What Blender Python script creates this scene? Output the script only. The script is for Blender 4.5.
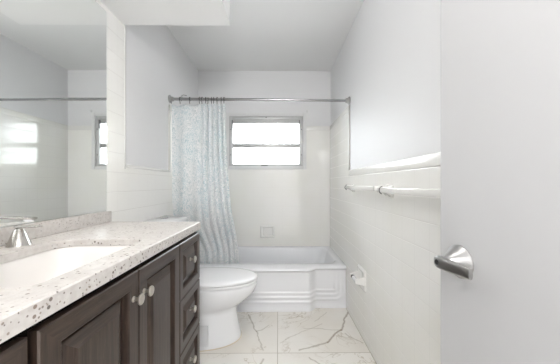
import bpy, bmesh, math, random
from mathutils import Vector, Matrix
random.seed(4)
S = bpy.context.scene
for o in list(bpy.data.objects):
    bpy.data.objects.remove(o)
C = S.collection

# ------------------------------------------------------------ camera, world, exposure
cam_d = bpy.data.cameras.new('camera'); cam = bpy.data.objects.new('camera', cam_d); C.objects.link(cam)
cam.location = (0, 0, 1.108); cam.rotation_euler = (math.radians(90), 0, math.radians(-0.45))
cam_d.sensor_width = 36; cam_d.lens = 16.2; cam_d.shift_y = 2 / 560; cam_d.clip_start = 0.02
S.camera = cam
W = bpy.data.worlds.new('World'); S.world = W; W.use_nodes = True
wb = W.node_tree.nodes['Background']; wb.inputs[0].default_value = (0.985, 0.992, 1.0, 1)
wt = W.node_tree; wc = wt.nodes.new('ShaderNodeTexCoord'); wsx = wt.nodes.new('ShaderNodeSeparateXYZ'); wmr = wt.nodes.new('ShaderNodeMapRange')
wt.links.new(wc.outputs['Generated'], wsx.inputs[0]); wt.links.new(wsx.outputs[2], wmr.inputs[0]); wt.links.new(wmr.outputs[0], wb.inputs[1])
for i_, v_ in enumerate((-0.12, 0.10, 4.0, 12.0)): wmr.inputs[i_ + 1].default_value = v_   # ground is dimmer than the sky
S.view_settings.view_transform = 'Standard'; S.view_settings.look = 'None'
S.view_settings.exposure = 0.42; S.view_settings.gamma = 1.0; S.view_settings.use_curve_mapping = False

def area(name, loc, rot, sx, sy, power, col=(1, 1, 1), shape='RECTANGLE', spread=180):
    l = bpy.data.lights.new(name, 'AREA'); l.shape = shape; l.size = sx
    if shape in ('RECTANGLE', 'ELLIPSE'): l.size_y = sy
    l.energy = power; l.color = col; l.spread = math.radians(spread)
    o = bpy.data.objects.new(name, l); C.objects.link(o); o.location = loc; o.rotation_euler = rot
    return o
WARM = (1.0, 0.965, 0.92)
def globe(name, loc, r, power, col):
    l = bpy.data.lights.new(name, 'POINT'); l.energy = power; l.shadow_soft_size = r; l.color = col
    o = bpy.data.objects.new(name, l); C.objects.link(o); o.location = loc
area('soffit_lamp_light', (-0.60, 0.72, 2.045), (0, 0, 0), 0.10, 0.10, 3.4, WARM, 'DISK')
globe('ceiling_fill_light', (-0.12, 0.72, 2.24), 0.09, 3.7, (1, 0.99, 0.975))  # unseen lamp added to brighten the upper walls and ceiling
globe('hall_fill_light', (0.10, -0.62, 1.85), 0.12, 37, (1, 0.99, 0.975))  # unseen fill lamp added behind the view to light the far end

# ------------------------------------------------------------ helpers
def srgb(r, g, b):
    def f(c):
        c /= 255.0
        return c / 12.92 if c <= 0.04045 else ((c + 0.055) / 1.055) ** 2.4
    return (f(r), f(g), f(b), 1)

def new_mat(name, col, rough=0.5, metal=0.0, spec=0.5):
    m = bpy.data.materials.new(name); m.use_nodes = True
    b = m.node_tree.nodes['Principled BSDF']
    b.inputs['Base Color'].default_value = col; b.inputs['Roughness'].default_value = rough
    b.inputs['Metallic'].default_value = metal; b.inputs['Specular IOR Level'].default_value = spec
    return m

class NT:
    def __init__(s, m): s.t = m.node_tree; s.b = s.t.nodes['Principled BSDF']
    def n(s, typ, **kw):
        x = s.t.nodes.new(typ)
        for k, v in kw.items(): setattr(x, k, v)
        return x
    def put(s, sock, v):
        if v is None: return
        if hasattr(v, 'is_output') or isinstance(v, bpy.types.NodeSocket): s.t.links.new(v, sock)
        else: sock.default_value = v
    def m(s, op, a, b=None, c=None):
        x = s.n('ShaderNodeMath', operation=op)
        s.put(x.inputs[0], a); s.put(x.inputs[1], b); s.put(x.inputs[2], c)
        return x.outputs[0]
    def mr(s, v, a, b, c=0.0, d=1.0):
        x = s.n('ShaderNodeMapRange', interpolation_type='SMOOTHSTEP')
        s.put(x.inputs[0], v)
        for i, q in enumerate((a, b, c, d)): x.inputs[i + 1].default_value = q
        return x.outputs[0]
    def mix(s, f, a, b):
        x = s.n('ShaderNodeMix', data_type='RGBA')
        s.put(x.inputs[0], f); s.put(x.inputs[6], a); s.put(x.inputs[7], b)
        return x.outputs[2]
    def pos(s):
        return s.n('ShaderNodeNewGeometry').outputs['Position']
    def obj(s):
        return s.n('ShaderNodeTexCoord').outputs['Object']
    def sep(s, v):
        x = s.n('ShaderNodeSeparateXYZ'); s.put(x.inputs[0], v); return x.outputs
    def comb(s, a, b, c=0.0):
        x = s.n('ShaderNodeCombineXYZ'); s.put(x.inputs[0], a); s.put(x.inputs[1], b); s.put(x.inputs[2], c); return x.outputs[0]
    def noise(s, vec, scale, det=2.0, dist=0.0, rough=0.5):
        x = s.n('ShaderNodeTexNoise'); s.put(x.inputs['Vector'], vec)
        x.inputs['Scale'].default_value = scale; x.inputs['Detail'].default_value = det
        x.inputs['Distortion'].default_value = dist; x.inputs['Roughness'].default_value = rough
        return x.outputs
    def bump(s, h, strength, dist=0.001):
        x = s.n('ShaderNodeBump'); s.put(x.inputs['Height'], h)
        x.inputs['Strength'].default_value = strength; x.inputs['Distance'].default_value = dist
        s.t.links.new(x.outputs[0], s.b.inputs['Normal'])

def obj(name, bm, mat, parent=None, smooth=None, loc=None):
    bmesh.ops.recalc_face_normals(bm, faces=bm.faces)
    me = bpy.data.meshes.new(name); bm.to_mesh(me); bm.free()
    o = bpy.data.objects.new(name, me); C.objects.link(o)
    for m in (mat if isinstance(mat, (list, tuple)) else [mat]): me.materials.append(m)
    if smooth is not None:
        for p in me.polygons: p.use_smooth = True
        me.set_sharp_from_angle(angle=math.radians(smooth))
    if parent is not None: o.parent = parent
    if loc is not None: o.location = loc
    return o

def tag(o, label=None, cat=None, group=None, kind=None):
    for k, v in (('label', label), ('category', cat), ('group', group), ('kind', kind)):
        if v: o[k] = v
    return o

def thing(name, loc=(0, 0, 0), rz=0.0, **kw):
    o = bpy.data.objects.new(name, None); C.objects.link(o)
    o.location = loc; o.rotation_euler = (0, 0, rz); o.empty_display_size = 0.05
    return tag(o, **kw)

def box(bm, x0, y0, z0, x1, y1, z1, bev=0.0, seg=2):
    r = bmesh.ops.create_cube(bm, size=1.0)
    vs = r['verts']
    for v in vs:
        v.co = Vector((x0 + (v.co.x + .5) * (x1 - x0), y0 + (v.co.y + .5) * (y1 - y0), z0 + (v.co.z + .5) * (z1 - z0)))
    if bev > 0:
        es = list({e for v in vs for e in v.link_edges})
        bmesh.ops.bevel(bm, geom=es, offset=bev, segments=seg, affect='EDGES', profile=0.5)
    return bm
def bx(*a, **k): return box(bmesh.new(), *a, **k)

def ring_skin(bm, rings, cap0=True, cap1=True, closed=True):
    V = [[bm.verts.new(p) for p in r] for r in rings]
    n = len(V[0])
    for a, b in zip(V[:-1], V[1:]):
        for i in range(n if closed else n - 1):
            j = (i + 1) % n
            bm.faces.new((a[i], a[j], b[j], b[i]))
    if cap0: bm.faces.new(list(reversed(V[0])))
    if cap1: bm.faces.new(V[-1])
    return V

def lathe(bm, prof, origin, axis=(0, 0, 1), n=24, sx=1.0, sy=1.0):
    ax = Vector(axis).normalized(); q = Vector((0, 0, 1)).rotation_difference(ax); o = Vector(origin)
    rings = [[o + q @ Vector((r * sx * math.cos(2 * math.pi * i / n), r * sy * math.sin(2 * math.pi * i / n), h)) for i in range(n)] for r, h in prof]
    ring_skin(bm, rings)
    return bm

def tube(bm, pts, r, n=12, rads=None):
    pts = [Vector(p) for p in pts]; rings = []; up = None
    for i, p in enumerate(pts):
        a = pts[max(i - 1, 0)]; b = pts[min(i + 1, len(pts) - 1)]
        t = (b - a).normalized()
        if up is None: up = t.orthogonal().normalized()
        up = (up - t * up.dot(t)).normalized(); w = t.cross(up)
        rr = rads[i] if rads else r
        rings.append([p + up * rr * math.cos(2 * math.pi * k / n) + w * rr * math.sin(2 * math.pi * k / n) for k in range(n)])
    ring_skin(bm, rings)
    return bm

def rrect(x0, y0, x1, y1, r, z, k=8):
    """rounded rectangle ring, counter-clockwise, 4*(k+1) points"""
    if not isinstance(r, (list, tuple)): r = (r,) * 4
    out = []
    for (cx, cy, a0, rr) in ((x1, y1, 0, r[0]), (x0, y1, 90, r[1]), (x0, y0, 180, r[2]), (x1, y0, 270, r[3])):
        sx = -1 if cx == x1 else 1; sy = -1 if cy == y1 else 1
        for i in range(k + 1):
            a = math.radians(a0 + 90 * i / k)
            out.append(Vector((cx + sx * rr + rr * math.cos(a), cy + sy * rr + rr * math.sin(a), z)))
    return out

# ------------------------------------------------------------ materials
def paint_mat(name, col, rough=0.55):
    m = new_mat(name, col, rough); t = NT(m)
    t.bump(t.noise(t.pos(), 260, 3)[0], 0.06, 0.001)
    return m
M = {}
M['paint'] = paint_mat('wall_paint', srgb(236, 236, 237))
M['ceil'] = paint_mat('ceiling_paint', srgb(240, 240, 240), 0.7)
M['soffit'] = paint_mat('soffit_lit_paint', srgb(247, 247, 247), 0.7)  # lighter than the ceiling: bounce light on the underside put into the colour
M['white_trim'] = new_mat('white_semigloss', srgb(232, 232, 232), 0.3)

def tile_mat(name, ua, va, u0, v0, pitch=0.1125, rough=0.09, col=(249, 248, 245), grout=(232, 230, 226)):
    m = new_mat(name, srgb(*col), 0.08); t = NT(m)
    p = t.sep(t.pos())
    hs = []
    for ax, o in ((ua, u0), (va, v0)):
        f = t.m('FRACT', t.m('DIVIDE', t.m('SUBTRACT', p[ax], o - 50 * pitch), pitch))
        d = t.m('MULTIPLY', t.m('SUBTRACT', 0.5, t.m('ABSOLUTE', t.m('SUBTRACT', f, 0.5))), pitch)
        hs.append(d)
    d = t.m('MINIMUM', hs[0], hs[1])
    g = t.mr(d, 0.0010, 0.0022)
    gc = t.m('MINIMUM', t.mr(hs[0], 0.0008, 0.0019, 0.7, 1.0), t.mr(hs[1], 0.0008, 0.0019))
    big = t.noise(t.pos(), 1.7, 2)[0]
    base = t.mix(t.mr(big, 0.35, 0.7), srgb(*col), srgb(col[0] - 3, col[1] - 3, col[2] - 6))
    t.put(t.b.inputs['Base Color'], t.mix(gc, srgb(*grout), base))
    t.put(t.b.inputs['Roughness'], t.mr(gc, 0, 1, 0.5, rough))
    h = t.m('ADD', t.m('MINIMUM', t.mr(hs[1], 0.0, 0.0032), t.mr(hs[0], 0.0, 0.0032, 0.65, 1.0)), t.m('MULTIPLY', t.noise(t.pos(), 14, 2)[0], 0.14))
    t.bump(h, 0.5, 0.0011)
    return m
M['tile_side'] = tile_mat('white_square_tile_side', 1, 2, 1.573, 1.175)
M['tile_left'] = tile_mat('white_square_tile_left', 1, 2, 1.573, 1.175, rough=0.3)
M['tile_back'] = tile_mat('white_square_tile_back', 0, 2, 0.61, 1.175, grout=(241, 240, 236))
M['trim_y'] = tile_mat('white_bullnose_y', 1, 2, 1.573, 3.0, 0.152, rough=0.16)
M['porcelain'] = new_mat('white_porcelain', srgb(240, 241, 243), 0.07)
M['enamel'] = new_mat('white_tub_enamel', srgb(240, 241, 244), 0.16)
M['seat'] = new_mat('white_seat_plastic', srgb(238, 238, 240), 0.12)
M['ceramic'] = new_mat('white_ceramic', srgb(240, 239, 236), 0.1)
M['sink'] = new_mat('white_sink_ceramic', srgb(236, 233, 230), 0.4)
M['chrome'] = new_mat('chrome', (0.36, 0.36, 0.365, 1), 0.22, 1.0)
M['nickel'] = new_mat('brushed_nickel', (0.60, 0.58, 0.55, 1), 0.26, 1.0)
M['knob'] = new_mat('satin_knob', (0.62, 0.59, 0.54, 1), 0.3, 1.0)
M['lever'] = new_mat('satin_nickel_lever', (0.44, 0.435, 0.43, 1), 0.34, 1.0)
M['alu'] = new_mat('mill_aluminium', (0.60, 0.60, 0.60, 1), 0.45, 0.45)
M['alu_dark'] = new_mat('dark_metal', (.10, .10, .10, 1), .35, 1.0)
M['grey_plastic'] = new_mat('grey_plastic', srgb(232, 233, 235), 0.2)
M['dark'] = new_mat('black_rubber', (0.015, 0.015, 0.015, 1), 0.5)
M['mirror'] = new_mat('mirror_silver', (0.945, 0.965, 0.955, 1), 0.0, 1.0)
M['mirror_edge'] = new_mat('mirror_edge', srgb(110, 118, 112), 0.3)
M['doorpaint'] = new_mat('door_paint', srgb(192, 192, 193), 0.38)
M['gap'] = new_mat('gap_shade_dark', srgb(18, 14, 12), 0.9, 0, .1)  # near-black: shade of door gaps and slab overhang put into the colour
M['caulk'] = new_mat('caulk', srgb(214, 203, 180), 0.6)

# brushed metal grain
t = NT(M['lever']); x = t.sep(t.obj())
t.bump(t.noise(t.comb(t.m('MULTIPLY', x[0], 8.0), x[1], t.m('MULTIPLY', x[2], 60.0)), 30, 2)[0], 0.05, 0.001)

def wood_mat(name, vert=True):
    m = new_mat(name, srgb(80, 64, 58), 0.33); t = NT(m)
    p = t.sep(t.pos())
    if vert: v = t.comb(t.m('MULTIPLY', p[0], 60.0), t.m('MULTIPLY', p[1], 60.0), t.m('MULTIPLY', p[2], 3.5))
    else: v = t.comb(t.m('MULTIPLY', p[0], 60.0), t.m('MULTIPLY', p[1], 3.5), t.m('MULTIPLY', p[2], 60.0))
    n1 = t.noise(v, 1.6, 4, 0.6)[0]
    n2 = t.noise(v, 7.0, 3, 0.2)[0]
    c = t.mix(t.mr(n1, 0.3, 0.72), srgb(44, 34, 29), srgb(68, 55, 47))
    c = t.mix(t.m('MULTIPLY', t.mr(n2, 0.55, 0.75), 0.35), c, srgb(104, 88, 77))
    worn = t.mr(t.noise(t.pos(), 9, 3)[0], 0.62, 0.78)
    c = t.mix(t.m('MULTIPLY', worn, 0.3), c, srgb(100, 86, 80))
    t.put(t.b.inputs['Base Color'], c)
    t.bump(n2, 0.12, 0.0006)
    return m
M['wood'] = wood_mat('espresso_wood'); M['wood_h'] = wood_mat('espresso_wood_horizontal', False)

def quartz_mat():
    m = new_mat('speckled_quartz', srgb(228, 224, 218), 0.36, 0, 0.3); t = NT(m)
    P = t.pos()
    def specks(scale, lo, hi, keep, seed):
        vv = t.n('ShaderNodeTexVoronoi'); mp = t.n('ShaderNodeMapping'); t.put(mp.inputs[0], P)
        mp.inputs['Location'].default_value = (seed, seed * 2.3, seed * .7)
        t.put(vv.inputs['Vector'], mp.outputs[0]); vv.inputs['Scale'].default_value = scale; vv.inputs['Randomness'].default_value = 1.0
        c = t.sep(vv.outputs['Color'])
        sz = t.m('MULTIPLY', t.m('SUBTRACT', c[1], keep), 1.0)
        dd = t.m('SUBTRACT', vv.outputs['Distance'], t.m('MULTIPLY', c[2], 0.16))
        return t.m('MULTIPLY', t.mr(dd, lo, hi, 1, 0), t.m('GREATER_THAN', c[0], keep)), c
    base = t.mix(t.mr(t.noise(P, 55, 4)[0], 0.35, 0.65), srgb(210, 206, 202), srgb(200, 195, 191))
    s1, c1 = specks(230, 0.16, 0.30, 0.60, 1.1)
    base = t.mix(t.m('MULTIPLY', s1, 0.6), base, srgb(196, 188, 178))
    s2, c2 = specks(150, 0.16, 0.28, 0.85, 4.7)
    base = t.mix(t.m('MULTIPLY', s2, 0.8), base, t.mix(c2[1], srgb(78, 68, 64), srgb(150, 134, 122)))
    s3, c3 = specks(85, 0.16, 0.25, 0.86, 8.3)
    base = t.mix(t.m('MULTIPLY', s3, 0.85), base, t.mix(c3[1], srgb(66, 58, 56), srgb(130, 112, 98)))
    t.put(t.b.inputs['Base Color'], base)
    return m
M['quartz'] = quartz_mat()

def floor_mat():
    m = new_mat('marble_look_floor_tile', srgb(226, 219, 206), 0.22); t = NT(m)
    P = t.pos(); p = t.sep(P)
    w = t.noise(P, 5.5, 4, 0.0, 0.6)[1]; ws = t.sep(w)
    X = t.m('ADD', p[0], t.m('MULTIPLY', t.m('SUBTRACT', ws[0], 0.5), 0.075))
    Y = t.m('ADD', p[1], t.m('MULTIPLY', t.m('SUBTRACT', ws[1], 0.5), 0.075))
    # tile grid
    ds = []; ids = []
    for ax, o in ((0, -0.003), (1, 1.652)):
        q = t.m('DIVIDE', t.m('SUBTRACT', p[ax], o - 6.1), 0.61)
        f = t.m('FRACT', q); ids.append(t.m('FLOOR', q))
        ds.append(t.m('MULTIPLY', t.m('SUBTRACT', 0.5, t.m('ABSOLUTE', t.m('SUBTRACT', f, 0.5))), 0.61))
    d = t.m('MINIMUM', ds[0], ds[1]); g = t.mr(d, 0.0012, 0.0024)
    # procedural fine veins, different on each tile
    v = t.n('ShaderNodeVectorMath', operation='ADD'); t.put(v.inputs[0], P)
    t.put(v.inputs[1], t.comb(t.m('MULTIPLY', ids[0], 3.7), t.m('MULTIPLY', ids[1], 5.1), 0.0))
    nz = t.noise(v.outputs[0], 2.6, 5, 0.9, 0.6)[0]
    vein = t.mr(t.m('ABSOLUTE', t.m('SUBTRACT', nz, 0.5)), 0.0, 0.013, 1, 0)
    nz2 = t.noise(v.outputs[0], 1.4, 4, 1.6, 0.6)[0]
    vein2 = t.mr(t.m('ABSOLUTE', t.m('SUBTRACT', nz2, 0.47)), 0.0, 0.010, 1, 0)
    mask = t.mr(t.noise(v.outputs[0], 3.1, 2)[0], 0.42, 0.66)
    cloud = t.mr(t.noise(v.outputs[0], 2.2, 3)[0], 0.35, 0.7)
    c = t.mix(cloud, srgb(246, 243, 237), srgb(238, 233, 224))
    c = t.mix(t.m('MULTIPLY', t.m('MULTIPLY', vein, mask), 0.45), c, srgb(176, 164, 142))
    c = t.mix(t.m('MULTIPLY', t.m('MULTIPLY', vein2, mask), 0.5), c, srgb(168, 150, 120))
    # the larger printed veins
    def seg(ax_, ay, bx_, by, wd, amt, col, c):
        dx, dy = bx_ - ax_, by - ay; L2 = dx * dx + dy * dy
        px = t.m('SUBTRACT', X, ax_); py = t.m('SUBTRACT', Y, ay)
        h = t.m('DIVIDE', t.m('ADD', t.m('MULTIPLY', px, dx), t.m('MULTIPLY', py, dy)), L2)
        h = t.m('MINIMUM', t.m('MAXIMUM', h, 0.0), 1.0)
        ex = t.m('SUBTRACT', px, t.m('MULTIPLY', h, dx)); ey = t.m('SUBTRACT', py, t.m('MULTIPLY', h, dy))
        dist = t.m('SQRT', t.m('ADD', t.m('MULTIPLY', ex, ex), t.m('MULTIPLY', ey, ey)))
        k = t.mr(dist, 0.0, wd, 1, 0)
        k = t.m('MULTIPLY', k, amt)
        return t.mix(k, c, srgb(*col))
    G = (126, 106, 76); H = (150, 138, 118)
    for a in VEINS: c = seg(*a, c)
    t.put(t.b.inputs['Base Color'], t.mix(g, srgb(176, 168, 154), c))
    t.put(t.b.inputs['Roughness'], t.mr(g, 0, 1, 0.7, 0.2))
    t.bump(g, 0.4, 0.001)
    return m
G_ = (126, 106, 76); H_ = (150, 138, 118)
VEINS = [
    (0.608, 2.185, 0.475, 1.905, 0.013, 0.60, G_), (0.475, 1.905, 0.345, 1.765, 0.013, 0.64, G_),
    (0.345, 1.765, 0.14, 1.675, 0.013, 0.48, G_), (0.475, 1.905, 0.20, 1.93, 0.009, 0.36, H_),
    (0.345, 1.99, 0.06, 1.80, 0.009, 0.32, H_), (0.50, 1.86, 0.585, 1.75, 0.009, 0.44, H_),
    (0.42, 2.16, 0.30, 2.03, 0.009, 0.32, H_), (0.06, 1.80, 0.02, 1.76, 0.009, 0.24, H_),
    (-0.245, 2.15, -0.165, 1.90, 0.009, 0.56, H_), (-0.165, 1.90, -0.135, 1.79, 0.009, 0.52, H_),
    (-0.165, 1.90, -0.07, 1.98, 0.009, 0.40, H_), (-0.135, 1.79, -0.09, 1.68, 0.009, 0.40, H_),
    (-0.10, 1.60, -0.13, 1.50, 0.009, 0.48, H_), (0.20, 1.60, 0.30, 1.52, 0.009, 0.48, H_),
]
M['floor'] = floor_mat()

def curtain_mat():
    m = new_mat('teal_scroll_print_fabric', srgb(226, 232, 233), 0.75); t = NT(m)
    uv = t.n('ShaderNodeTexCoord').outputs['UV']
    wv = t.noise(uv, 9, 2)[1]
    a = t.n('ShaderNodeVectorMath', operation='SCALE'); t.put(a.inputs[0], wv); a.inputs['Scale'].default_value = 0.14
    b = t.n('ShaderNodeVectorMath', operation='ADD'); t.put(b.inputs[0], uv); t.put(b.inputs[1], a.outputs[0])
    v = t.n('ShaderNodeTexVoronoi', feature='F1'); t.put(v.inputs['Vector'], b.outputs[0]); v.inputs['Scale'].default_value = 17
    rings = t.m('SINE', t.m('MULTIPLY', v.outputs['Distance'], 30.0))
    k = t.mr(rings, 0.35, 0.8)
    n = t.mr(t.noise(uv, 38, 3, 1.2)[0], 0.52, 0.60)
    k = t.m('MULTIPLY', t.m('MAXIMUM', k, t.m('MULTIPLY', n, 0.7)), 0.6)
    big = t.mr(t.noise(uv, 4, 2)[0], 0.35, 0.65)
    col = t.mix(big, srgb(168, 198, 206), srgb(194, 204, 206))
    t.put(t.b.inputs['Base Color'], t.mix(k, srgb(249, 249, 249), col))
    out = t.t.nodes['Material Output']
    tr = t.n('ShaderNodeBsdfTranslucent'); t.put(tr.inputs[0], t.mix(k, srgb(249, 249, 249), col))
    mx = t.n('ShaderNodeMixShader'); mx.inputs[0].default_value = 0.35
    t.t.links.new(t.b.outputs[0], mx.inputs[1]); t.t.links.new(tr.outputs[0], mx.inputs[2]); t.t.links.new(mx.outputs[0], out.inputs[0])
    return m
M['curtain'] = curtain_mat()

def pane_mat():
    m = bpy.data.materials.new('window_glass'); m.use_nodes = True; nt = m.node_tree
    for n in list(nt.nodes): nt.nodes.remove(n)
    out = nt.nodes.new('ShaderNodeOutputMaterial'); tr = nt.nodes.new('ShaderNodeBsdfTransparent'); gl = nt.nodes.new('ShaderNodeBsdfGlossy')
    tr.inputs[0].default_value = (0.95, 0.97, 0.98, 1); gl.inputs['Roughness'].default_value = 0.05
    fr = nt.nodes.new('ShaderNodeFresnel'); fr.inputs[0].default_value = 1.35
    mx = nt.nodes.new('ShaderNodeMixShader'); nt.links.new(fr.outputs[0], mx.inputs[0])
    nt.links.new(tr.outputs[0], mx.inputs[1]); nt.links.new(gl.outputs[0], mx.inputs[2]); nt.links.new(mx.outputs[0], out.inputs[0])
    return m
M['pane'] = pane_mat()
def lamp_mat():
    m = new_mat('lit_lamp_diffuser', (1, 1, 1, 1), 0.4); b = m.node_tree.nodes['Principled BSDF']
    b.inputs['Emission Color'].default_value = (1, 0.97, 0.93, 1); b.inputs['Emission Strength'].default_value = 3.0
    return m
M['lamp'] = lamp_mat()

# ------------------------------------------------------------ room shell
L, R, B, ZC = -0.927, 0.610, 2.958, 2.44      # tile faces and ceiling
T = 0.012                                      # tiles stand proud of the paint
LP, RP, BP = L - T, R + T, B + T
NEAR = -0.10                                   # inner face of the doorway wall
HB = -1.25                                     # far wall of the hall
def struct(o): o['kind'] = 'structure'; return o
struct(obj('floor', bx(LP - .1, HB - .1, -0.1, RP + .5, BP + .1, 0), M['floor']))
ceil = struct(obj('ceiling', bx(LP - .1, HB - .1, ZC, RP + .5, BP + .1, ZC + .1), M['ceil']))
wl = struct(obj('wall_left', bx(LP - .1, NEAR - .12, 0, LP, BP + .1, ZC), M['paint']))
wr = struct(obj('wall_right', bx(RP, NEAR - .12, 0, RP + .1, BP + .1, ZC), M['paint']))
# back wall with window opening
WX0, WX1, WZ0, WZ1 = -0.574, 0.293, 1.319, 1.905
bm = bmesh.new()
box(bm, LP, BP, 0, RP, BP + .16, WZ0); box(bm, LP, BP, WZ1, RP, BP + .16, ZC)
box(bm, LP, BP, WZ0, WX0, BP + .16, WZ1); box(bm, WX1, BP, WZ0, RP, BP + .16, WZ1)
wb_ = struct(obj('wall_back', bm, M['paint']))
# doorway wall behind the viewpoint and the hall beyond
bm = bmesh.new()
box(bm, LP - .1, NEAR - .12, 0, -0.24, NEAR, ZC); box(bm, 0.53, NEAR - .12, 0, RP, NEAR, ZC); box(bm, -0.24, NEAR - .12, 2.05, 0.53, NEAR, ZC)
struct(obj('wall_front', bm, M['paint']))
struct(obj('wall_hall', bx(LP - .1, HB - .1, 0, RP + .5, HB, ZC), M['paint']))
struct(obj('wall_hall_left', bx(LP - .2, HB - .1, 0, LP - .1, NEAR - .12, ZC), M['paint']))
struct(obj('wall_hall_right', bx(RP + .5, HB - .1, 0, RP + .6, NEAR, ZC), M['paint']))
# soffit over the vanity, hung from the ceiling
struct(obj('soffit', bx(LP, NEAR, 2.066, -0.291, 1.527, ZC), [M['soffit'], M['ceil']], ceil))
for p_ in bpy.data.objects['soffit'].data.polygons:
    if p_.normal.x > .5 or p_.normal.y > .5: p_.material_index = 1  # side and far faces darker, their shade put into the colour

ZT, ZS = 1.228, 1.790        # wainscot top, tub surround top
YS = 2.165                   # front edge of tub surround
CAP = 0.053
# left wall tile
bm = bmesh.new()
box(bm, LP, NEAR, 0, L, 1.534, 2.066); box(bm, LP, 1.534, 0, L, YS, ZT - .02); box(bm, LP, YS, 0, L, B + T, ZS - CAP)
obj('tile_facing', bm, M['tile_left'], wl)
bm = bmesh.new()
def bull(bm, fx, s, y0, z0, y1, z1): # bullnose strip on a side wall, fx face, s outward sign
    x0, x1 = sorted((fx, fx - s * T))
    box(bm, min(x0, x1 + 0), y0, z0, x1 + (0.0015 if s > 0 else 0), y1, z1, 0.005, 3) if s > 0 else box(bm, x0 - 0.0015, y0, z0, x1, y1, z1, 0.005, 3)
bull(bm, L, 1, 1.525, ZT - .03, 1.546, 2.066)
bull(bm, L, 1, 1.525, ZT - .022, YS, ZT)
bull(bm, L, 1, YS, ZT - .02, YS + .02, ZS)
bull(bm, L, 1, YS, ZS - CAP, B, ZS)
obj('tile_cap', bm, M['ceramic'], wl, 40)
# right wall tile
bm = bmesh.new()
box(bm, R, NEAR, 0, RP, YS, ZT - CAP); box(bm, R, YS, 0, RP, B + T, ZS - CAP)
obj('tile_facing', bm, M['tile_side'], wr)
bm = bmesh.new()
bull(bm, R, -1, NEAR, ZT - CAP, YS + .0, ZT)
bull(bm, R, -1, YS, ZT - CAP, YS + .022, ZS)
bull(bm, R, -1, YS, ZS - CAP, B, ZS)
obj('tile_cap', bm, M['trim_y'], wr, 40)
# back wall tile
bm = bmesh.new(); e = 0.026
box(bm, L, B, 0, R, BP, WZ0 - e); box(bm, L, B, WZ0 - e, WX0 - e, BP, ZS - CAP); box(bm, WX1 + e, B, WZ0 - e, R, BP, ZS - CAP)
obj('tile_facing', bm, M['tile_back'], wb_)
bm = bmesh.new()
box(bm, L, B - .0015, ZS - CAP, WX0 - e, BP, ZS, 0.005, 3); box(bm, WX1 + e, B - .0015, ZS - CAP, R, BP, ZS, 0.005, 3)
obj('tile_cap', bm, M['ceramic'], wb_, 40)
# painted plaster surround of the window
bm = bmesh.new(); e2 = 0.04
for a in ((WX0 - e2, WZ0 - e2, WX0, WZ1 + e2), (WX1, WZ0 - e2, WX1 + e2, WZ1 + e2), (WX0, WZ1, WX1, WZ1 + e2), (WX0, WZ0 - e2, WX1, WZ0)):
    box(bm, a[0], B - .006, a[1], a[2], BP, a[3], 0.003)
obj('window_surround', bm, M['white_trim'], wb_, 40)

# ------------------------------------------------------------ window
win = struct(thing('window_1', (0, B, WZ0)))
def wobj(name, bm, mat, p=win, sm=40):
    for v in bm.verts: v.co -= Vector((0, B, WZ0))
    return obj(name, bm, mat, p, sm)
yo = B + .008
bm = bmesh.new(); fw = 0.040
box(bm, WX0, yo, WZ0, WX0 + fw, yo + .07, WZ1, .002); box(bm, WX1 - fw, yo, WZ0, WX1, yo + .07, WZ1, .002)
box(bm, WX0 + fw, yo, WZ1 - fw, WX1 - fw, yo + .07, WZ1, .002); box(bm, WX0 + fw, yo, WZ0, WX1 - fw, yo + .07, WZ0 + .016, .002)
wobj('window_frame', bm, M['alu'])
def sash(z0, z1, rt, rb, y):
    bm = bmesh.new(); s = .006; a, b = WX0 + fw - .004, WX1 - fw + .004
    box(bm, a, y, z0, a + s, y + .03, z1, .001); box(bm, b - s, y, z0, b, y + .03, z1, .001)
    box(bm, a + s, y, z1 - rt, b - s, y + .03, z1, .002); box(bm, a + s, y, z0, b - s, y + .03, z0 + rb, .002)
    f = wobj('sash', bm, M['alu'])
    bm = bx(a + s - .002, y + .012, z0 + rb - .002, b - s + .002, y + .016, z1 - rt + .002)
    g = wobj('pane', bm, M['pane'], f)
zm = 1.558
sash(zm, WZ1 - fw + .002, .042, .028, yo + .016)
sash(WZ0 + .016, zm, .020, .010, yo + .016)
bm = bmesh.new()
for (x, z) in ((WX0 + .018, 1.75), (WX0 + .018, 1.45), (WX1 - .018, 1.75), (WX1 - .018, 1.45), (-.14, WZ1 - .014)):
    lathe(bm, [(.006, 0), (.006, .003), (.003, .005)], (x, yo, z), (0, -1, 0), 10)
for s in (WX0 + fw - .004, WX1 - fw + .002):
    box(bm, s - .006, yo - .004, 1.76, s + .004, yo + .02, 1.86, .001)
box(bm, -.20, yo - .008, WZ0 + .002, -.12, yo + .01, WZ0 + .012, .001)
wobj('window_fitting', bm, new_mat('window_fitting_grey', (.16, .16, .16, 1), .5, .5))

# ------------------------------------------------------------ door leaf with lever
EX, EY = 0.424, 0.655; tx, ty = 0.10, -0.995
dl = math.hypot(tx, ty); tx /= dl; ty /= dl
door = struct(thing('door_1', (EX + tx * .71, EY + ty * .71, 0), math.atan2(-ty, -tx)))
# local frame: +x runs from hinge to free edge, +y is the side facing the vanity
obj('door_leaf', bx(0, -.035, .01, .71, 0, 2.03, .0015), M['doorpaint'], door)
hx, hz = .71 - .062, .925
H = thing('door_handle', (hx, 0, hz)); H.parent = door
bm = lathe(bmesh.new(), [(.0385, 0), (.0385, .003), (.036, .006), (.026, .016), (.0165, .030), (.0125, .036), (.0115, .044)], (0, 0, 0), (0, 1, 0), 40)
obj('rose', bm, M['lever'], H, 30)
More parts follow.
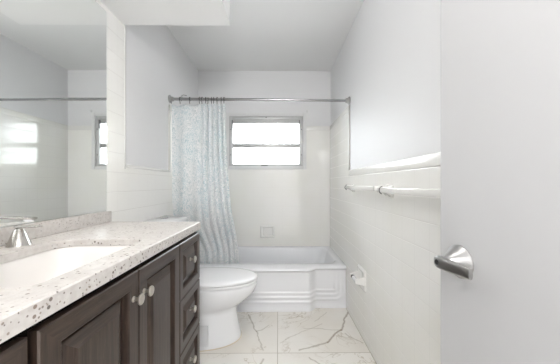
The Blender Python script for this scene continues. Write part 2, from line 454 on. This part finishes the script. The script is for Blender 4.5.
# lever: flat tapering blade from hub toward the hinge side
bm = bmesh.new()
rings = []
hub = .0155
for i in range(15):
    u = i / 14
    x = .0155 - u * .092
    if i == 0: w, d = .004, .004
    elif i == 1: x = .0125; w, d = .0100, .0065
    elif i == 2: x = .006; w, d = .0142, .0075
    elif i == 3: x = -.003; w, d = .0150, .0080
    else: w = .0150 + (.0118 - .0150) * (u - .2) / .8; d = .0080 - .0030 * (u - .2) / .8
    if i == 0: x = .0155
    yc = .050 - .010 * max(0, u - .3) ** 1.3; zc = -.002 * u
    if i == 14: d *= .9
    ring = []
    for k in range(20):
        a = 2 * math.pi * k / 20; ca, sa = math.cos(a), math.sin(a)
        sg = lambda v: abs(v) ** .55 * (1 if v >= 0 else -1)
        ring.append(Vector((x, yc + d * sg(ca), zc + w * sg(sa))))
    rings.append(ring)
ring_skin(bm, rings)
obj('lever', bm, M['lever'], H, 50)
bm = lathe(bmesh.new(), [(.0062, 0), (.0062, .0012), (.0050, .0016)], (.001, .0575, 0), (0, 1, 0), 16)
box(bm, -.0008, .0585, -.003, .0028, .0596, .003)
obj('privacy_pin', bm, M['dark'], H)
bm = bmesh.new(); box(bm, .7085, -.03, hz - .03, .7112, -.005, hz + .03, .0005); obj('latch_plate', bm, M['lever'], door)

# ------------------------------------------------------------ vanity cabinet
YV0, YV1 = 0.150, 1.372
XF = -0.424         # face of doors
ZCT = 0.904; SL = 0.038
van = thing('vanity_cabinet', (L + .25, (YV0 + YV1) / 2, 0), label='dark espresso wooden vanity cabinet with raised panel doors and drawers under the speckled countertop', cat='vanity')
vo = Vector(van.location)
def vobj(name, bm, mat, sm=None, parent=None, off=None):
    for v in bm.verts: v.co -= (vo if off is None else off)
    return obj(name, bm, mat, parent or van, sm)
XB = XF - .020
bm = bmesh.new()
box(bm, L + .004, YV0, .10, XB, YV0 + .018, ZCT - SL); box(bm, L + .004, YV1 - .018, 0.0, XB, YV1, ZCT - SL)
box(bm, L + .004, YV0 + .018, .10, XB - .02, YV1 - .018, .118); box(bm, L + .004, YV0 + .018, .118, L + .016, YV1 - .018, ZCT - SL - .2)
vobj('carcass', bm, M['wood'])
bm = bmesh.new()   # face frame, coloured near-black as gap shade
ys = [YV0, .444, .772, 1.092, YV1]
for y in ys: box(bm, XB - .02, max(YV0, y - .02), .10, XB + .0, min(YV1, y + .02), ZCT - SL)
box(bm, XB - .02, YV0, .10, XB, YV1, .14); box(bm, XB - .02, YV0, .80, XB - .001, YV1, ZCT - SL)
vobj('face_frame', bm, M['gap'])
vobj('toe_kick', bx(XB - .08, YV0, 0, XB - .06, YV1 - .018, .10), M['wood_h'])

def panel_front(y0, y1, z0, z1, st, mat, depth=.020):
    """raised-panel front facing +x; coordinates in world"""
    bm = bmesh.new()
    def rg(i, x): return [Vector((x, y0 + i, z0 + i)), Vector((x, y1 - i, z0 + i)), Vector((x, y1 - i, z1 - i)), Vector((x, y0 + i, z1 - i))]
    x = XF
    rings = [rg(0, x - depth), rg(0, x - .003), rg(.003, x), rg(st - .004, x), rg(st, x - .003), rg(st + .003, x - .019), rg(st + .012, x - .019),
             rg(st + .014, x - .0150), rg(st + .038, x - .003), rg(st + .040, x - .0018)]
    ring_skin(bm, rings)
    for f in bm.faces:
        c = f.calc_center_median(); zz = (z0 + z1) / 2; hz_ = (z1 - z0) / 2; hy_ = (y1 - y0) / 2
        if abs(c.y - (y0 + y1) / 2) < 1e-4 and abs(c.z - zz) > 1e-4: f.material_index = 1
    return bm
def knob(x, y, z, parent):
    bm = lathe(bmesh.new(), [(.0085, 0), (.0085, .002), (.0055, .004), (.0050, .013), (.0085, .017), (.0150, .0195), (.0162, .0225), (.0155, .0255), (.011, .0275), (.004, .0283)], (0, 0, 0), (1, 0, 0), 24)
    return obj('knob', bm, M['knob'], parent, 50, Vector((x, y, z)) - vo)
ZD0, ZD1 = .125, .850
def front(name, y0, y1, z0, z1, st, ky, kz, mat, g=.0024, parent=van):
    c = Vector(((XF), (y0 + y1) / 2, (z0 + z1) / 2))
    bm = panel_front(y0 + g, y1 - g, z0 + g, z1 - g, st, mat)
    o = vobj(name, bm, [mat, M['wood_h']])
    k = knob(XF, ky, kz, None); k.parent = o
    return o
front('door', .4475, .772, ZD0, ZD1, .050, .742, .770, M['wood'])
front('door', .772, 1.092, ZD0, ZD1, .050, .800, .770, M['wood'])
for (a, b) in ((1.092, 1.372), (.150, .4350)):
    for (z0, z1, kz) in ((.598, ZD1, .745), (.360, .598, .505), (ZD0, .360, .262)):
        front('drawer', a, b, z0, z1, .040, (a + b) / 2 - .012 if a > 1 else (a + b) / 2, kz, M['wood'])

# ------------------------------------------------------------ countertop with sink cut-out
CX1 = -0.420; CY0, CY1 = .135, 1.374
SX0, SX1, SY0, SY1 = -0.790, -0.490, 0.500, 0.938
def slab():
    bm = bmesh.new(); k = 8
    def outer(z, i=0): return rrect(L + .001, CY0 + i, CX1 - i, CY1 - i, .004, z, k)
    def inner(z, i=0): return rrect(SX0 + i, SY0 + i, SX1 - i, SY1 - i, (.035, .075, .075, .035), z, k)
    zt, zb = ZCT, ZCT - SL
    rings = [inner(ZCT - .024), inner(zt - .003), inner(zt, -.003), outer(zt, .003), outer(zt - .003), outer(zb)]
    V = [[bm.verts.new(p) for p in r] for r in rings]; n = len(V[0])
    for a, b in zip(V[:-1], V[1:]):
        for i in range(n):
            j = (i + 1) % n; bm.faces.new((a[i], a[j], b[j], b[i]))
    # underside
    lip = [bm.verts.new(p) for p in rrect(L + .001, CY0 + .03, CX1 - .03, CY1 - .03, .004, zb, k)]
    lip2 = [bm.verts.new(p) for p in rrect(L + .001, CY0 + .03, CX1 - .03, CY1 - .03, .004, ZCT - .024, k)]
    for a, b in ((V[-1], lip), (lip, lip2), (lip2, V[0])):
        for i in range(n):
            j = (i + 1) % n; bm.faces.new((a[i], a[j], b[j], b[i]))
    return bm
ct = obj('countertop', slab(), M['quartz'], None, 30)
tag(ct, 'white speckled quartz countertop lying over the dark vanity with a sink cut-out', 'countertop')
bs = obj('backsplash', bx(L + .001, CY0, ZCT + .0005, L + .021, 1.380, .962, .002), M['quartz'])
tag(bs, 'low speckled quartz backsplash strip standing on the countertop under the mirror', 'backsplash')
# undermount basin
def basin():
    bm = bmesh.new(); k = 10; z = ZCT - .0245
    def r(i, zz, rad): return rrect(SX0 + i, SY0 + i, SX1 - i, SY1 - i, rad, zz, k)
    rings = [r(-.022, z - .014, .05), r(-.022, z, .05), r(-.004, z, (.04, .08, .08, .04)), r(-.001, z - .006, (.04, .08, .08, .04)), r(.006, z - .05, .075), r(.014, z - .09, .08), r(.030, z - .115, .085), r(.060, z - .128, .085),
             r(.10, z - .132, .05), r(.12, z - .134, .025)]
    inner = rings
    outr = [r(.10, z - .142, .05), r(.055, z - .140, .085), r(.018, z - .122, .085), r(.004, z - .09, .08), r(-.004, z - .05, .075), r(-.010, z - .014, .05)]
    V = ring_skin(bm, inner, False, True)
    V2 = ring_skin(bm, outr, True, False)
    n = len(V[0])
    for i in range(n):
        j = (i + 1) % n; bm.faces.new((V2[-1][i], V2[-1][j], V[0][j], V[0][i]))
    return bm
sk = thing('sink', ((SX0 + SX1) / 2, (SY0 + SY1) / 2, ZCT - .17), label='white ceramic undermount sink set into the speckled countertop', cat='sink')
so = Vector(sk.location)
bm = basin()
for v in bm.verts: v.co -= so
obj('basin', bm, M['sink'], sk, 50)
bm = lathe(bmesh.new(), [(.022, 0), (.022, .003), (.014, .004), (.012, .002)], (0, 0, ZCT - .0245 - .1338 - so.z), (0, 0, 1), 24)
obj('drain', bm, M['nickel'], sk, 40)

# ------------------------------------------------------------ faucet
fc = thing('faucet', (-.865, .72, ZCT), label='brushed nickel faucet with flat spout and cone handles behind the sink', cat='faucet')
def cone(bm, y, h, r0=.031, r1=.0125):
    lathe(bm, [(r0 + .001, 0.0005), (r0, .003), (r0 - .001, .006), (r1 + .001, h - .003), (r1 - .001, h)], (0, y, 0), (0, 0, 1), 28)
bm = bmesh.new(); cone(bm, 0, .085, .028, .013); lathe(bm, [(.013, .08), (.0135, .108), (.010, .112)], (0, 0, 0), (0, 0, 1), 24)
rings = []
for i in range(14):
    u = i / 13; x = -.012 + .187 * u; w = .0125 + .004 * u; h = .0050 - .0012 * u
    if i == 0: w *= .5
    if i == 12: w *= .9
    if i == 13: w *= .55
    rings.append([Vector((x, w * math.cos(a) , .1065 + .003 * math.sin(u * 3.1) + h * math.sin(a))) for a in [2 * math.pi * k / 20 for k in range(20)]])
ring_skin(bm, rings)
obj('spout', bm, M['nickel'], fc, 50)
bm = lathe(bmesh.new(), [(.011, 0), (.012, -.004), (.010, -.007)][::-1], (.158, 0, .1045), (0, 0, 1), 20)
obj('aerator', bm, M['porcelain'], fc, 40)
for s in (1, -1):
    hd = obj('handle', (lambda b: (cone(b, 0, .056), b)[1])(bmesh.new()), M['nickel'], fc, 50, (0.004, .125 * s, 0))
    bm = bmesh.new()
    rings = []
    for i in range(12):
        u = i / 11; x = -.013 + .088 * u; w = .0105 - .003 * u; h = .0040 - .0016 * u
        if i in (0, 11): w *= .55
        rings.append([Vector((x, w * math.cos(a), .0605 + .003 * u + h * math.sin(a))) for a in [2 * math.pi * k / 16 for k in range(16)]])
    ring_skin(bm, rings)
    obj('lever', bm, M['nickel'], hd, 50)

# ------------------------------------------------------------ mirror
mi = thing('mirror', (L + .001, .687, .9635), label='large frameless wall mirror above the vanity backsplash', cat='mirror')
obj('mirror_glass', bx(.0045, -.82 + .27, .001, .0060, .672, 1.0675), M['mirror'], mi)
obj('mirror_backing', bx(0, -.82 + .2695, 0, .0045, .6735, 1.069), M['mirror_edge'], mi)

# ------------------------------------------------------------ toilet
TY = 1.850
toi = thing('toilet', (-.60, TY, 0), label='white elongated toilet with closed lid between the vanity and the bathtub', cat='toilet')
to = Vector(toi.location)
def egg(x0, x1, w, z, n=56, p=2.0, wide=.42):
    """outline with tip at x1 (front), back at x0; widest at fraction wide from the back"""
    xc = x0 + (x1 - x0) * wide; out = []
    for i in range(n):
        a = 2 * math.pi * i / n; ca, sa = math.cos(a), math.sin(a)
        q = p if ca > 0 else 3.2
        cx = abs(ca) ** (2 / q) * (1 if ca >= 0 else -1); cy = abs(sa) ** (2 / q) * (1 if sa >= 0 else -1)
        out.append(Vector(((xc + cx * ((x1 - xc) if ca >= 0 else (xc - x0))) - to.x, w * cy, z)))
    return out
Xw = L + .012
bm = bmesh.new()
prof = [  # z, front x, half width, back x
    (0.0, -.272, .180, Xw + .10), (.006, -.270, .182, Xw + .10), (.03, -.276, .176, Xw + .10), (.09, -.290, .164, Xw + .10), (.15, -.300, .154, Xw + .09), (.20, -.305, .150, Xw + .08),
    (.228, -.298, .153, Xw + .06), (.248, -.272, .166, Xw + .04), (.272, -.236, .178, Xw + .03), (.30, -.205, .186, Xw + .03), (.33, -.175, .190, Xw + .03), (.36, -.160, .192, Xw + .03), (.388, -.153, .192, Xw + .03), (.398, -.156, .189, Xw + .03), (.401, -.170, .183, Xw + .03)]
ring_skin(bm, [egg(xb, xf, w, z, p=2.15) for z, xf, w, xb in prof])
bowl = obj('bowl', bm, M['porcelain'], toi, 60)
# recessed trapway panel on each side of the base
for s in (-1, 1):
    bm = bmesh.new()
    rg = []
    for i, dy in ((0, 0), (.003, .0050), (.008, .0050), (.011, .0005)):
        rg.append([Vector((x - to.x, s * (y + dy), z)) for (x, y, z) in ((-.535 + i, .172, .025 + i), (-.462 - i, .172, .025 + i), (-.462 - i, .156, .165 - i), (-.535 + i, .156, .165 - i))])
    ring_skin(bm, rg, True, True)
    obj('trapway_cover', bm, M['grey_plastic'], toi)
bm = bmesh.new()
ring_skin(bm, [egg(Xw + .10, -.266, .187, .0005, p=2.15), egg(Xw + .10, -.268, .184, .005, p=2.15)])
obj('caulk_bead', bm, M['caulk'], toi)
bm = bmesh.new()
ring_skin(bm, [egg(-.700, -.166, .181, .4035), egg(-.700, -.151, .189, .407), egg(-.700, -.150, .190, .415), egg(-.70, -.153, .186, .4205)])
obj('seat', bm, M['seat'], toi, 50)
bm = bmesh.new()
ring_skin(bm, [egg(-.705, -.156, .186, .4245), egg(-.705, -.149, .191, .427), egg(-.705, -.149, .191, .433), egg(-.704, -.154, .185, .439), egg(-.70, -.175, .172, .4425), egg(-.69, -.21, .14, .4445), egg(-.66, -.29, .08, .4455)])
obj('lid', bm, M['seat'], toi, 60)
bm = bmesh.new()
for s in (-.075, .075):
    obj('hinge', tube(bmesh.new(), [(-.712 - to.x, s - .02, .415), (-.712 - to.x, s + .02, .415)], .009, 12), M['seat'], toi, 40)
bm = bmesh.new()
def rt(i, z, xf=-.722): return [p - to + Vector((0, 0, 0)) for p in rrect(Xw + (i if i > 0 else 0), TY - .195 + i, xf - i, TY + .195 - i, (.075, .02, .02, .075), z)]
ring_skin(bm, [rt(.02, .38, -.73), rt(.012, .42, -.73), rt(.004, .60), rt(0, .79), rt(0, .820)])
obj('tank', bm, M['porcelain'], toi, 40)
bm = bmesh.new()
ring_skin(bm, [rt(-.006, .8215), rt(-.009, .826), rt(-.009, .844), rt(-.005, .851), rt(.004, .854)])
obj('tank_lid', bm, M['porcelain'], toi, 40)
bm = lathe(bmesh.new(), [(.026, 0), (.026, .003), (.023, .0045)], (-.845 - to.x, 0.03, .8542), (0, 0, 1), 28, 1.0, 1.15)
fb = obj('flush_button', bm, M['chrome'], toi, 40)
tag(fb, 'chrome push button')

# ------------------------------------------------------------ bathtub
tub = thing('bathtub', ((L + R) / 2, 2.57, 0), label='white alcove bathtub with ribbed apron filling the back of the room under the window', cat='bathtub')
tb = Vector(tub.location)
ZR = .378; YF = 2.250; XL_, XR_ = L + .0015, R - .0015; xc_ = (L + R) / 2
def smst(a, b, v):
    u = min(1, max(0, (v - a) / (b - a))); return u * u * (3 - 2 * u)
def bulge(x): return .060 * (1 - smst(.27, .345, x)) * smst(2 * xc_ - .345, 2 * xc_ - .27, x)
bm = bmesh.new(); k = 14
def dens(ring):   # add points along straight runs so the front can bulge
    out = []
    n = len(ring)
    for i in range(n):
        a, b = ring[i], ring[(i + 1) % n]; out.append(a)
        if (i + 1) % (k + 1) == 0:
            for q in range(1, 40): out.append(a.lerp(b, q / 40))
    return out
def tr(x0, y0, x1, y1, r, z, bw=0.0):
    rr = dens(rrect(x0, y0, x1, y1, r, z, k)); ym = (y0 + y1) / 2
    return [Vector((p.x, p.y - (bulge(p.x) * bw if p.y < y0 + .02 else 0), p.z)) - tb for p in rr]
yb = B - .0015
rings = [tr(XL_, YF + .010, XR_, yb, .004, ZR - .042, 1), tr(XL_, YF - .010, XR_, yb, .004, ZR - .032, 1), tr(XL_, YF - .020, XR_, yb, .004, ZR - .018, 1), tr(XL_, YF - .017, XR_, yb, .005, ZR - .007, 1), tr(XL_ + .001, YF - .006, XR_ - .001, yb - .001, .008, ZR, 1),
         tr(XL_ + .055, YF + .070, XR_ - .050, yb - .040, .11, ZR, .2), tr(XL_ + .062, YF + .080, XR_ - .058, yb - .048, .11, ZR - .005), tr(XL_ + .068, YF + .086, XR_ - .066, yb - .054, .11, ZR - .02),
         tr(XL_ + .09, YF + .10, XR_ - .10, yb - .068, .12, ZR - .15), tr(XL_ + .12, YF + .12, XR_ - .17, yb - .085, .13, ZR - .27), tr(XL_ + .16, YF + .15, XR_ - .23, yb - .12, .13, ZR - .312), tr(XL_ + .24, YF + .21, XR_ - .32, yb - .19, .10, ZR - .322)]
ring_skin(bm, rings, False, True)
obj('basin', bm, M['enamel'], tub, 45)
bm = bmesh.new(); NX, NZ = 170, 80; grid = []
x1p = .505; x0p = 2 * xc_ - x1p; z0p = .165
for j in range(NZ + 1):
    z = .0005 + (ZR - .034 - .0005) * j / NZ; row = []
    for i in range(NX + 1):
        x = XL_ + (XR_ - XL_) * i / NX
        dxp = max(x - x1p, x0p - x); dzp = z0p - z
        if dxp > 0 and dzp > 0: d = math.hypot(dxp, dzp)
        else: d = max(dxp, dzp)
        y = YF - bulge(x)
        fade = 1 - .85 * smst(.17, .26, z)
        for q, dd in enumerate((0.0, .038, .076)):
            y -= fade * .0075 * smst(dd - .004, dd + .006, d) * (1 - .0)
            y += fade * .0045 * smst(dd + .010, dd + .030, d)
        y += .010 - .006 * smst(0.05, .0, z)
        row.append(bm.verts.new(Vector((x, y, z)) - tb))
    grid.append(row)
for j in range(NZ):
    for i in range(NX): bm.faces.new((grid[j][i], grid[j][i + 1], grid[j + 1][i + 1], grid[j + 1][i]))
geom = bmesh.ops.extrude_face_region(bm, geom=bm.faces[:])
for v in [g for g in geom['geom'] if isinstance(g, bmesh.types.BMVert)]: v.co.y += .012
obj('apron', bm, M['enamel'], tub, 60)
bm = lathe(bmesh.new(), [(.028, 0), (.028, .003), (.018, .004)], (-.45 - tb.x, 2.62 - tb.y, ZR - .3218), (0, 0, 1), 20)
obj('drain', bm, M['chrome'], tub, 40)

# ------------------------------------------------------------ soap dish
sd = thing('soap_dish', (-.1235, B, .55), label='small white ceramic soap dish set in the tiled back wall above the tub', cat='soap dish')
bm = bmesh.new()
def rz(hw, hh, y, r): return [Vector((p.x, y, p.y)) for p in rrect(-hw, -hh, hw, hh, r, 0, 5)]
ring_skin(bm, [rz(.083, .071, 0, .008), rz(.083, .071, -.010, .008), rz(.079, .067, -.017, .008), rz(.068, .056, -.018, .006), rz(.064, .052, -.014, .006), rz(.058, .046, -.0015, .006)], True, True)
obj('dish_frame', bm, M['ceramic'], sd, 40)
bm = bx(-.070, -.034, -.066, .070, -.004, -.055, .004)
obj('dish_lip', bm, M['ceramic'], sd, 40)

# ------------------------------------------------------------ shower rod, rings, curtain
ZRD = 1.842; YR = 2.190
rod = thing('shower_curtain_rod', (xc_, YR, ZRD), label='chrome shower curtain rod spanning the bath alcove wall to wall', cat='curtain rod')
bm = bmesh.new()
tube(bm, [(LP - xc_ + .012, 0, .002), (.12, 0, -.002)], .0125, 20)
obj('outer_tube', bm, M['chrome'], rod, 40)
obj('inner_tube', tube(bmesh.new(), [(.12, 0, -.002), (RP - xc_ - .012, 0, -.008)], .0105, 20), M['chrome'], rod, 40)
for s, x, z in ((1, LP + .0005, .002), (-1, RP - .0005, -.008)):
    obj('flange', lathe(bmesh.new(), [(.034, 0), (.034, .007), (.028, .011), (.021, .016), (.019, .032), (.014, .036)], (x - xc_, 0, z), (s, 0, 0), 28), M['lever'], rod, 35)
bm = bmesh.new(); tube(bm, [(-.83 - xc_, 0, .012), (-.835 - xc_, -.004, .028), (-.815 - xc_, -.012, .033), (-.785 - xc_, -.016, .026)], .004, 8)
obj('clip', bm, M['lever'], rod, 40)

# curtain surface
def cur_pt(s, u):
    """s 0..1 across cloth, u 0..1 down"""
    # top positions: flat on the left, bunched on the right
    xt = -.9225 + (.244 * min(s / .34, 1) + .222 * max(0, (s - .34) / .66))
    xb = -.920 + .550 * s ** .92
    e = smst(0, 1, u)
    sw = smst(0, 1, (u ** 1.3))
    x = xt * (1 - sw) + xb * sw
    fr = 2 * math.pi * 7.0 * (s ** 1.25)
    amp_t = .006 + .013 * smst(.25, .5, s); amp_b = .008 + .003 * math.sin(7 * s + 1)
    amp = amp_t * (1 - e) + amp_b * e
    y = amp * math.sin(fr) + .006 * math.sin(23 * s + 3 * u)
    x += .13 * (1 - s) ** 1.5 * smst(.70, .92, u)
    x += .45 * amp * math.cos(fr) * .5
    z = ZRD - .041 - (ZRD - .037 - .31) * u
    lean = 0.172 * smst(.55, .93, u)
    if s < .34: z += -.010 * math.sin(math.pi * (s / .17 % 1)) * (1 - u)
    return Vector((x, YR + .004 + y * (1 if u < .8 else 1) + lean * 1.0, z))
bm = bmesh.new(); NS, NU = 320, 60
uvl = bm.loops.layers.uv.new('UVMap')
vs = [[bm.verts.new(cur_pt(i / NS, j / NU)) for i in range(NS + 1)] for j in range(NU + 1)]
for j in range(NU):
    for i in range(NS):
        f = bm.faces.new((vs[j][i], vs[j + 1][i], vs[j + 1][i + 1], vs[j][i + 1]))
        for l, (a, b) in zip(f.loops, ((i, j), (i, j + 1), (i + 1, j + 1), (i + 1, j))):
            l[uvl].uv = (a / NS * 1.35, b / NU * 1.6)
cur = obj('shower_curtain', bm, M['curtain'], None, 180)
sm = cur.modifiers.new('thickness', 'SOLIDIFY'); sm.thickness = .0012
tag(cur, 'white shower curtain with pale teal scroll print bunched at the left of the tub', 'shower curtain')
# hooks, one object each
hook_s = [.0, .11, .22, .34, .41, .49, .56, .63, .71, .79, .88, .97]
hook = None
bm = bmesh.new()
pts = [(0, .016 * math.cos(a), .016 * math.sin(a)) for a in [math.radians(d) for d in range(-60, 226, 13)]]
pts = pts + [(0, -.008, -.026), (0, -.002, -.042)]
tube(bm, pts, .0026, 8)
hook_c = None
for i, s in enumerate(hook_s):
    p = cur_pt(s, 0)
    if i == 0:
        hk = obj('curtain_hook', bm, M['alu_dark'], None, 60); bead0 = obj('bead', lathe(bmesh.new(), [(.002, -.004), (.0045, -.001), (.0045, .001), (.002, .004)], (0, -.006, -.040), (0, 1, 0), 12), M['nickel'], hk, 60)
        cur_h = hk; src = (hk, bead0)
    else:
        cur_h = src[0].copy(); C.objects.link(cur_h)
        b = src[1].copy(); b.parent = cur_h; C.objects.link(b)
    cur_h.location = (p.x, YR, ZRD + .0 + (.002 if p.x < 0 else 0)); cur_h.rotation_euler = (0, 0, random.uniform(-.35, .35))
    tag(cur_h, 'small metal hook holding the shower curtain on the rod', 'curtain hook', 'curtain hooks along the shower rod')

# ------------------------------------------------------------ towel bars on right wall
def towel_bar(y0, y1, z, label):
    t = thing('towel_bar', (R, (y0 + y1) / 2, z), label=label, cat='towel bar')
    h = (y1 - y0) / 2
    obj('bar', bx(-.071, -h + .012, -.018, -.051, h - .012, .009, .002), M['ceramic'], t, 30)
    for s in (-1, 1):
        bm = bmesh.new(); y = s * h
        def rg(x, hy, hz, dz=0, r=.004): return [Vector((x, p.x + y, p.y + dz)) for p in rrect(-hy, -hz, hy, hz, r, 0, 4)]
        ring_skin(bm, [rg(0, .020, .032, -.010), rg(-.006, .020, .032, -.010), rg(-.014, .016, .024, -.010), rg(-.030, .013, .018, -.006), rg(-.046, .0125, .015, -.002), rg(-.074, .0125, .015, -.002), rg(-.077, .010, .012, -.002)])
        obj('bracket', bm, M['ceramic'], t, 40)
    bm = bmesh.new()
    tube(bm, [(-.061 - .0175 * math.cos(a), h - .024, -.0045 + .0195 * math.sin(a)) for a in [math.radians(d) for d in range(-80, 100, 12)]], .0022, 8)
    obj('hook_clip', bm, M['alu_dark'], t, 60)
    return t
towel_bar(1.40, 2.02, 1.086, 'white square towel bar on the right wall, the far one beside the tub')
towel_bar(.735, 1.345, 1.080, 'white square towel bar on the right wall, the near one partly behind the door')

# ------------------------------------------------------------ toilet paper holder
tp = thing('toilet_paper_holder', (R, 1.82, .428), label='white ceramic toilet paper holder with empty roller low on the right wall', cat='toilet paper holder')
bm = bmesh.new()
def rw(x, hy, hz, r=.01): return [Vector((x, p.x, p.y)) for p in rrect(-hy, -hz, hy, hz, r, 0, 5)]
ring_skin(bm, [rw(0, .080, .075), rw(-.006, .080, .075), rw(-.013, .073, .068), rw(-.014, .062, .057), rw(-.008, .054, .049)])
obj('wall_plate', bm, M['ceramic'], tp, 40)
for s in (-1, 1):
    bm = bmesh.new()
    def ra(x, hy, hz): return [Vector((x, p.x + s * .066, p.y)) for p in rrect(-hy, -hz, hy, hz, .004, 0, 4)]
    ring_skin(bm, [ra(-.008, .013, .030), ra(-.030, .011, .024), ra(-.055, .010, .013 if s > 0 else .020), ra(-.068, .009, .010 if s > 0 else .018), ra(-.073, .006, .007 if s > 0 else .012)])
    obj('arm', bm, M['ceramic'], tp, 40)
bm = bmesh.new(); tube(bm, [(-.054, -.056, -.008), (-.054, .030, -.008)], .0145, 20); 
obj('roller', bm, M['seat'], tp, 40)
bm = bmesh.new(); tube(bm, [(-.054, .030, -.008), (-.054, .0555, -.008)], .0135, 16)
tag(obj('roller_end', bm, M['dark'], tp, 40), 'black roller end')

# ------------------------------------------------------------ small hook on back wall
hk = obj('wall_hook', (lambda b: (box(b, -.010, -.006, -.018, .010, 0, .018, .003), tube(b, [(0, -.006, -.005), (0, -.018, -.012), (0, -.024, -.008), (0, -.025, .002)], .003, 8), b)[2])(bmesh.new()), M['white_trim'], None, 40, (.345, BP, 1.968))
tag(hk, 'tiny white adhesive hook on the painted wall above right of the window', 'hook')

# ------------------------------------------------------------ soffit lamp, plus fill lamps added above and behind the view
def disc_lamp(name, x, y, z, r, label, cat):
    t = thing(name, (x, y, z), label=label, cat=cat)
    obj('housing', lathe(bmesh.new(), [(r, 0), (r, -.012), (r * .9, -.016)][::-1], (0, 0, 0), (0, 0, 1), 32), M['white_trim'], t, 40)
    return t
t_ = disc_lamp('soffit_lamp', -.60, .72, 2.066, .075, 'round lamp set in the soffit above the vanity', 'lamp')
t_ = disc_lamp('ceiling_fill_lamp', -.12, .72, 2.44, .06, 'added fill lamp on the bathroom ceiling near the doorway, out of view', 'ceiling lamp')
obj('stem', tube(bmesh.new(), [(0, 0, -.016), (0, 0, -.09)], .006, 10), M['nickel'], t_, 40)
t_ = disc_lamp('hall_fill_lamp', .1, -.62, 2.44, .05, 'added fill lamp hanging from the hall ceiling outside the doorway, out of view', 'pendant lamp')
obj('cord', tube(bmesh.new(), [(0, 0, -.016), (0, 0, -.40)], .003, 8), M['dark'], t_)
obj('socket', lathe(bmesh.new(), [(.014, -.46), (.018, -.44), (.016, -.40)], (0, 0, 0), (0, 0, 1), 16), M['nickel'], t_, 40)
